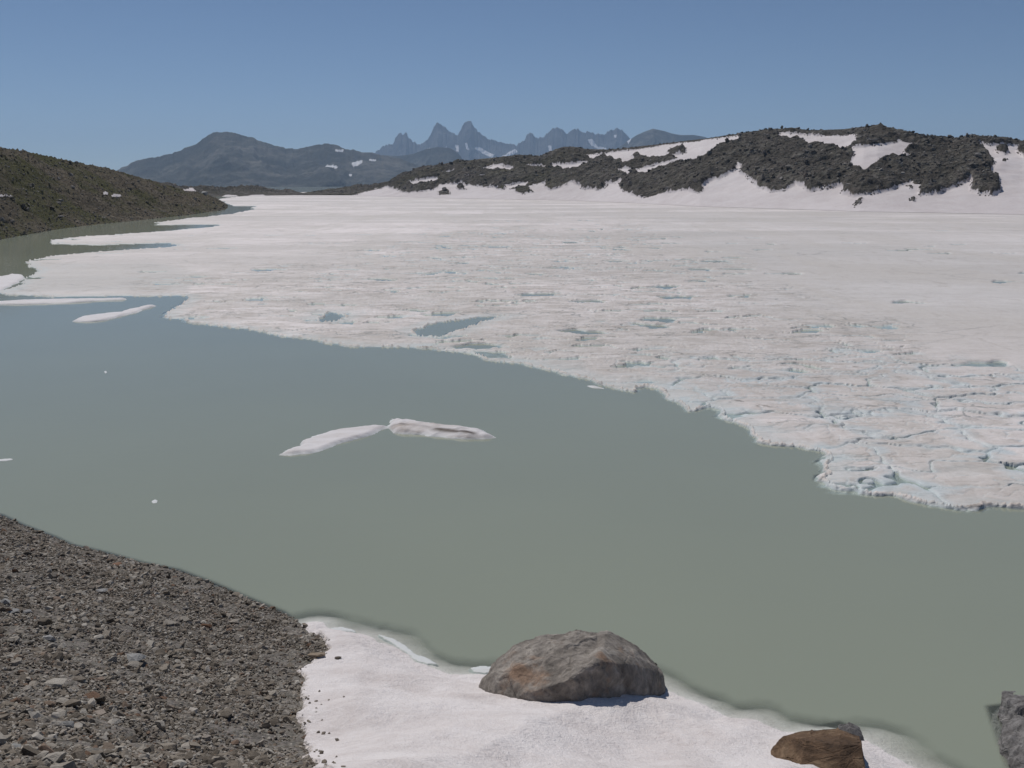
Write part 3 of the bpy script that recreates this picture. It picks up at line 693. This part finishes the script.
# boulders over the hills
HM = [stone_mesh(200+i, MHB, .75) for i in range(10)]
def hill_boulders(Xh, Yh, Hh, mask, n, smin, smax, label, group, cat='boulder', seed=1, pix=(0, 1024)):
    r = np.random.default_rng(seed); idx = np.flatnonzero(mask.ravel()); pick = r.choice(idx, n, replace=False)
    for k, i in enumerate(pick):
        s = smin+(smax-smin)*r.random()**2.2
        o = place(HM[k % 10], 'boulder', float(Xh.ravel()[i]), float(Yh.ravel()[i]), float(Hh.ravel()[i])+s*.2, s, None, 1., .3); tag(o, label, cat, group)
mx, my = project(Xm, Ym, Hm2); vis = RM & (Tm < 1) & (mx > 400) & (mx < 1020) & (Hm > 1)
hill_boulders(Xm, Ym, Hm2, vis, 190, 1.1, 3.6, 'dark angular boulder among the rubble of the snowy moraine across the lake', 'boulders on the moraine across the lake')
rs = rng.choice(np.flatnonzero((RM & (Tm < 1.02) & (Hm > .5)).ravel()), 4200, replace=False)
ed = (RMf > .02) & ~RM & (Tm < 1) & (fbm(Xm*.15, Ym*.15, 150, 3) > .0); re_ = rng.choice(np.flatnonzero(ed.ravel()), 1500, replace=False)
al = np.concatenate([rs, re_])
scatter('rubble', Xm.ravel()[al], Ym.ravel()[al], Hm2.ravel()[al]+.1, np.concatenate([.4+1.9*rng.random(4200)**3.5, .3+.7*rng.random(1500)**2]), MHB)
lx_, ly_ = project(Xl, Yl, Hl); visl = (Tl < 1) & (lx_ > 0) & (lx_ < 225) & (Hl > .4)
hill_boulders(Xl, Yl, Hl, visl, 110, .45, 1.5, 'grey boulder on the grassy scree hill left of the lake', 'boulders on the left hillside', seed=2)
rs = rng.choice(np.flatnonzero(((Tl < 1.02) & (Hl > -.1) & (lx_ > -60)).ravel()), 9000, replace=False)
scatter('hillside_scree', Xl.ravel()[rs], Yl.ravel()[rs], Hl.ravel()[rs]+.03, .15+.5*rng.random(9000)**3, MHB)
# pointed slab near the tip of the left hill
def near_on(Xh, Yh, Hh, px, py):
    qx, qy = project(Xh, Yh, Hh); i = np.argmin((qx-px)**2+(qy-py)**2+((Tl > 1)*1e6 if Xh is Xl else 0)); return float(Xh.ravel()[i]), float(Yh.ravel()[i]), float(Hh.ravel()[i])
x, y, z = near_on(Xl, Yl, Hl, 205, 194)
o = place(stone_mesh(301, MSP, 1.1), 'boulder', x, y, z+.5, 2.4, .4, 1.3, .1); tag(o, 'pale pointed boulder standing on the crest at the tip of the left hill', 'boulder')
# snow remnants on the left hill, lying on its surface
ql = gridfaces(*Xl.shape); wob_ = fbm(Xl*.7, Yl*.7, 140, 3)*1.6
for poly, lab in [([(182, 189), (189, 188), (194, 190.5), (192, 192), (184, 191.5)], 'small snow patch beside the pale pointed boulder on the left hill'),
                  ([(110, 196), (114, 194), (122, 195), (121, 198), (112, 198)], 'bright snow remnant low in the middle of the left hill'),
                  ([(101, 193), (105, 191.5), (110, 193), (108, 195.5), (103, 195)], 'thin snow remnant just left of the brighter one on the left hill'),
                  ([(-6, 195), (2, 194), (12, 195.5), (12, 198), (0, 198)], 'thin snow patch on the left hill at the picture edge')]:
    cen = np.mean(poly, 0); pl = [((p[0]-cen[0])*.95+cen[0], (p[1]-cen[1])*1.0+cen[1]) for p in poly]
    m_ = inside(lx_+wob_, ly_+wob_*.4, pl) & (Tl < 1)
    kf = m_.ravel()[ql].all(1)
    if not kf.any(): continue
    o = recentre(mesh('snow_patch', np.stack([Xl, Yl, Hl+.12], -1).reshape(-1, 3), ql[kf], SNH)); tag(o, lab, 'snow patch')

# ------------------------------------------------------------------ big boulder on the snow
def loft(rows, name, mat, seed, cuts=9, amp=.03):
    nr, nc = len(rows), len(rows[0]); V = np.array([p for r in rows for p in r], float)
    bm = bmesh.new(); vs_ = [bm.verts.new(v) for v in V]
    for i in range(nr-1):
        for j in range(nc-1): bm.faces.new((vs_[i*nc+j], vs_[i*nc+j+1], vs_[(i+1)*nc+j+1], vs_[(i+1)*nc+j]))
    bm.faces.new([vs_[i*nc] for i in range(nr)][::1]); bm.faces.new([vs_[i*nc+nc-1] for i in range(nr)][::-1])
    bm.faces.new([vs_[j] for j in range(nc)]+[vs_[(nr-1)*nc+j] for j in reversed(range(nc))])
    bmesh.ops.triangulate(bm, faces=bm.faces); bmesh.ops.recalc_face_normals(bm, faces=bm.faces)
    tm = bpy.data.meshes.new('tmp'); bm.to_mesh(tm); bm.free(); to = bpy.data.objects.new('tmp', tm); COL.objects.link(to)
    md = to.modifiers.new('r', 'REMESH'); md.mode = 'VOXEL'; md.voxel_size = float((V.max(0)-V.min(0)).max())/125
    dg = bpy.context.evaluated_depsgraph_get(); em = to.evaluated_get(dg).to_mesh()
    bm = bmesh.new(); bm.from_mesh(em); to.evaluated_get(dg).to_mesh_clear(); bpy.data.objects.remove(to)
    bm.normal_update()
    P = np.array([v.co[:] for v in bm.verts]); Nn = np.array([v.normal[:] for v in bm.verts]); L = (V.max(0)-V.min(0)).max()
    f = 2.6/L; a_, b_ = P[:, 0]*f+P[:, 2]*f*.9, P[:, 1]*f-P[:, 2]*f*.7
    d = fbm(a_, b_, seed, 6, .62)*1.0-np.abs(fbm(a_*1.5+4, b_*2.2, seed+9, 4, .6))*1.1+.12
    lo = fbm(a_*.9, b_*.9, seed+3, 2); ef, fid = voronoi(a_*1.5+fbm(a_*2, b_*2, seed+5, 2)*.3, b_*1.5, seed); d = d*.75+sstep(.05, .25, lo)*.3+(rnd(fid, fid*0, 3)-.5)*.9*sstep(0, .07, ef)
    for v, k, nn in zip(bm.verts, d, Nn): v.co += Vector(nn)*float(k*amp*L)
    me = bpy.data.meshes.new(name); bm.to_mesh(me); bm.free(); me.materials.append(mat)
    me.polygons.foreach_set('use_smooth', np.full(len(me.polygons), False))
    o = bpy.data.objects.new(name, me); COL.objects.link(o); return recentre(o)
def gb_(px, py):
    x, y, z = hit_bank(px, py); return x, y
# front base row: where it meets the snow; each row: (px, py, Y)
fb = [(479, 687), (500, 695), (518, 699), (548, 702), (580, 702), (610, 700), (640, 697), (667, 692)]
Yf = [gb_(*p)[1] for p in fb]
def row(pts, dy):
    return [at_y(p[0], p[1], Yf[i]+(dy[i] if isinstance(dy, (list, tuple)) else dy)) for i, p in enumerate(pts)]
r_base = [(x, y, z-.35) for x, y, z in row(fb, .05)]
r_fb = row(fb, 0)
r_edge = row([(481, 684), (500, 693), (519, 696), (545, 688), (572, 678), (597, 663), (628, 664), (665, 675)], [.03, .02, .02, .04, .05, .06, .07, .05])
r_mid = row([(484, 680), (500, 672), (517, 668), (545, 662), (575, 654), (603, 648), (632, 655), (663, 671)], [.3, .35, .5, .6, .65, .6, .5, .3])
r_mid2 = row([(490, 674), (500, 661), (516, 650), (545, 642), (575, 637), (606, 638), (636, 649), (660, 667)], [.6, .8, 1.0, 1.1, 1.2, 1.1, .95, .55])
r_top = row([(492, 673), (502, 655), (517, 643), (545, 634), (576, 629), (609, 632), (637, 645), (656, 661)], [.75, 1.1, 1.3, 1.45, 1.55, 1.5, 1.3, .8])
r_bk = [(x, y+.25, -.5) for x, y, z in r_top]
loft([r_base, r_fb, r_edge, r_mid, r_mid2, r_top, r_bk], 'boulder', MB, 400, 9, .036)
tag(bpy.context.scene.objects[-1] if False else [o for o in COL.objects if o.name.startswith('boulder')][-1], 'x', 'boulder') if False else None
big = [o for o in COL.objects if o.data and o.type == 'MESH' and o.data.materials and o.data.materials[0] == MB][-1]
tag(big, 'large grey and rust boulder with dark front face on the snow edge', 'boulder')

def simple_rock(rows, mat, label, seed, amp=.035, name='boulder'):
    o = loft([[at_y(*p) for p in r] for r in rows], name, mat, seed, 6, amp); return tag(o, label, 'boulder')
# brown rock cut by the lower edge
b = hit_bank(815, 752); Yb_ = b[1]
simple_rock([[(775, 790, Yb_-.95), (800, 850, Yb_-1.1), (840, 850, Yb_-1.1), (872, 800, Yb_-.9)],
             [(771, 751, Yb_-.2), (800, 766, Yb_-.75), (840, 772, Yb_-.8), (865, 768, Yb_-.6)],
             [(783, 735, Yb_-.05), (806, 740, Yb_-.35), (840, 744, Yb_-.4), (862, 745, Yb_-.3)],
             [(786, 736, Yb_+.1), (810, 729, Yb_+.15), (838, 727, Yb_+.15), (860, 736, Yb_+.1)],
             [(778, 762, Yb_+.2), (810, 754, Yb_+.3), (838, 754, Yb_+.3), (860, 752, Yb_+.25)]], MBR,
            'reddish brown rock at the bottom edge, sunk in the snow margin', 410, .022)
Y_ = at_z(848, 740)[1]
simple_rock([[(836, 745, Y_-.1), (850, 747, Y_-.15), (864, 745, Y_-.05)], [(837, 731, Y_), (850, 733, Y_-.02), (863, 737, Y_)], [(839, 725, Y_+.12), (849, 722.5, Y_+.15), (859, 727, Y_+.12)], [(839, 740, Y_+.3), (849, 742, Y_+.35), (861, 740, Y_+.3)]], MBG,
            'small pale grey rock just behind the reddish brown rock', 420)
# rock at the right edge, rising out of the water
def zrow(pts): return [tuple(float(t) for t in at_z(px, py, z))+(z,) for px, py, z in pts]
o = loft([zrow([(990, 830, -.7), (1030, 870, -.7), (1090, 870, -.7), (1160, 840, -.7)]), zrow([(1028, 795, .08), (1050, 815, .14), (1090, 820, .14), (1140, 800, .1)]),
          zrow([(1008, 742, .12), (1038, 750, .34), (1085, 752, .36), (1125, 745, .2)]), zrow([(993, 709, .08), (1010, 706, .18), (1058, 703, .25), (1108, 716, .15)]),
          zrow([(974, 714, -.7), (1004, 705, -.7), (1060, 705, -.7), (1120, 715, -.7)])], 'boulder', MBG, 430, 7, .07)
tag(o, 'grey rock rising from the water, cut by the right edge of the picture', 'boulder')

# ------------------------------------------------------------------ floes on the open water
def floe(px_poly, label, name='ice_floe', mat=FL, hgt=.10, res=.06, seed=0, wob=.12, fn=None, cat='ice floe', group=None, skirt=.25):
    P = W(px_poly); lo = P.min(0)-skirt*2; hi = P.max(0)+skirt*2
    res = max(res, (hi-lo).max()/260)
    X, Y = grid_xy(lo[0], hi[0], lo[1], hi[1], res)
    s = sdist(X, Y, P)+fbm(X*1.3/max(wob*6, .5), Y*1.3/max(wob*6, .5), seed, 4)*wob
    h = hgt*sstep(0, .25, s)+fbm(X*.9, Y*.9, seed+3, 4)*.03-.0; d = np.zeros_like(X)
    if fn: h, d = fn(X, Y, s, h)
    h = np.where(s > 0, h*sstep(-.02, .12, s)+.005, -.02-np.clip(-s, 0, 3)*.9)
    q = gridfaces(*X.shape); k = (s.ravel()[q] > -skirt).all(1)
    o = mesh(name, np.stack([X, Y, h], -1).reshape(-1, 3), q[k], mat, {'dirty': d.ravel()})
    return tag(recentre(o, False), label, cat, group)
def fnB(X, Y, s, h):
    px, py = project(X, Y, X*0+.12)
    up = sstep(0, 1, s*2)*(sstep(0, 3.5, 435.0-py+(px-390)*.075))
    g = np.exp(-((py-(430.0+(px-432)*.085))/1.0)**2)*sstep(425, 440, px)*(1-sstep(470, 482, px))
    g2 = np.exp(-((py-(424.5+(px-392)*.10))/.9)**2)*(1-sstep(425, 440, px))*.35
    return h*.7+up*.10+fbm(X*2.5, Y*2.5, 5, 3)*.05*up, np.clip(g*1.1+g2+sstep(.25, .5, fbm(X*1.5, Y*2.5, 8, 3))*.3*up, 0, 1)
floe([(280, 455), (288, 450), (298, 446), (302, 441), (311, 437), (328, 432), (344, 429), (374, 426.0), (392, 426.2), (390, 428.6), (380, 431), (372, 435.5), (358, 439), (344, 443), (334, 446), (326, 449.5), (311, 454), (290, 455.6)],
     'flat tapering white ice floe drifting alone left of its raised neighbour', seed=501, hgt=.09)
floe([(387, 428.5), (389, 421), (392, 419), (402, 420), (412, 421.6), (424, 424), (438, 425), (460, 427.5), (483, 430.5), (490, 435), (499, 438), (485, 439.4), (468, 439.6), (450, 438.6), (438, 437), (412, 434.5), (392, 433.5)],
     'long raised ice floe with dark dirt groove, right of the flat tapering one', mat=FLD, seed=502, hgt=.10, fn=fnB)
floe([(-60, 278), (0, 277), (12, 274.5), (23, 275), (24, 280), (10, 287), (0, 291), (-60, 302)], 'broad white floe cut by the left picture edge near the far channel', seed=503, res=.2, wob=.4)
floe([(-30, 303), (0, 302), (30, 300.3), (70, 299.5), (125, 298.5), (128, 300), (100, 301), (70, 303.2), (20, 304.6), (0, 304.4), (-30, 305)], 'long thin ice strip across the blue channel at far left', seed=504, res=.15, wob=.35)
floe([(72, 321.5), (82, 317.5), (95, 315), (118, 313), (128, 310), (142, 307), (150, 305), (156, 306), (147, 309), (138, 312.5), (120, 317), (104, 320.5), (90, 322)], 'curved ice strip reaching into open water at the left end of the ice front', seed=505, res=.1, wob=.3)
floe([(585, 386), (592, 385.5), (604, 388), (606, 389.5), (592, 388)], 'thin ice sliver just off the middle of the ice front', seed=506, hgt=.05, wob=.08)
floe([(151, 501.5), (155, 499.5), (158, 500.5), (157, 503), (153, 503.5)], 'tiny white ice chip alone on open water above the gravel', 'ice_chip', seed=507, hgt=.09, res=.02, wob=.03, cat='ice chip', skirt=.06)
floe([(-4, 459.7), (4, 458.9), (10, 458.8), (12, 459.8), (6, 460.8), (-4, 460.9)], 'nearly melted ice chip at the left picture edge', 'ice_chip', seed=508, hgt=.012, res=.03, wob=.12, cat='ice chip', skirt=.1)
floe([(104, 371.5), (106, 370.5), (107, 372.5), (105, 374)], 'tiny faint ice chip on open water at upper left', 'ice_chip', seed=509, hgt=.04, res=.03, wob=.03, cat='ice chip', skirt=.08)
floe([(330, 628), (342, 627), (353, 629.5), (356, 632), (345, 631), (334, 631)], 'thin ice sliver awash where gravel, snow and water meet', 'ice_sliver', seed=510, hgt=.015, res=.02, wob=.06, cat='ice sliver', skirt=.05)
floe([(378, 634), (395, 640), (412, 651), (430, 659), (437, 664), (428, 664), (412, 657), (398, 648), (384, 639)], 'curved ice sliver awash off the snow edge left of the big boulder', 'ice_sliver', seed=511, hgt=.012, res=.02, wob=.12, cat='ice sliver', skirt=.05)
floe([(470, 668), (482, 665.5), (496, 667), (499, 672), (485, 673), (474, 672)], 'small ice sliver touching the left side of the big boulder', 'ice_sliver', seed=512, hgt=.03, res=.02, wob=.05, cat='ice sliver', skirt=.04)
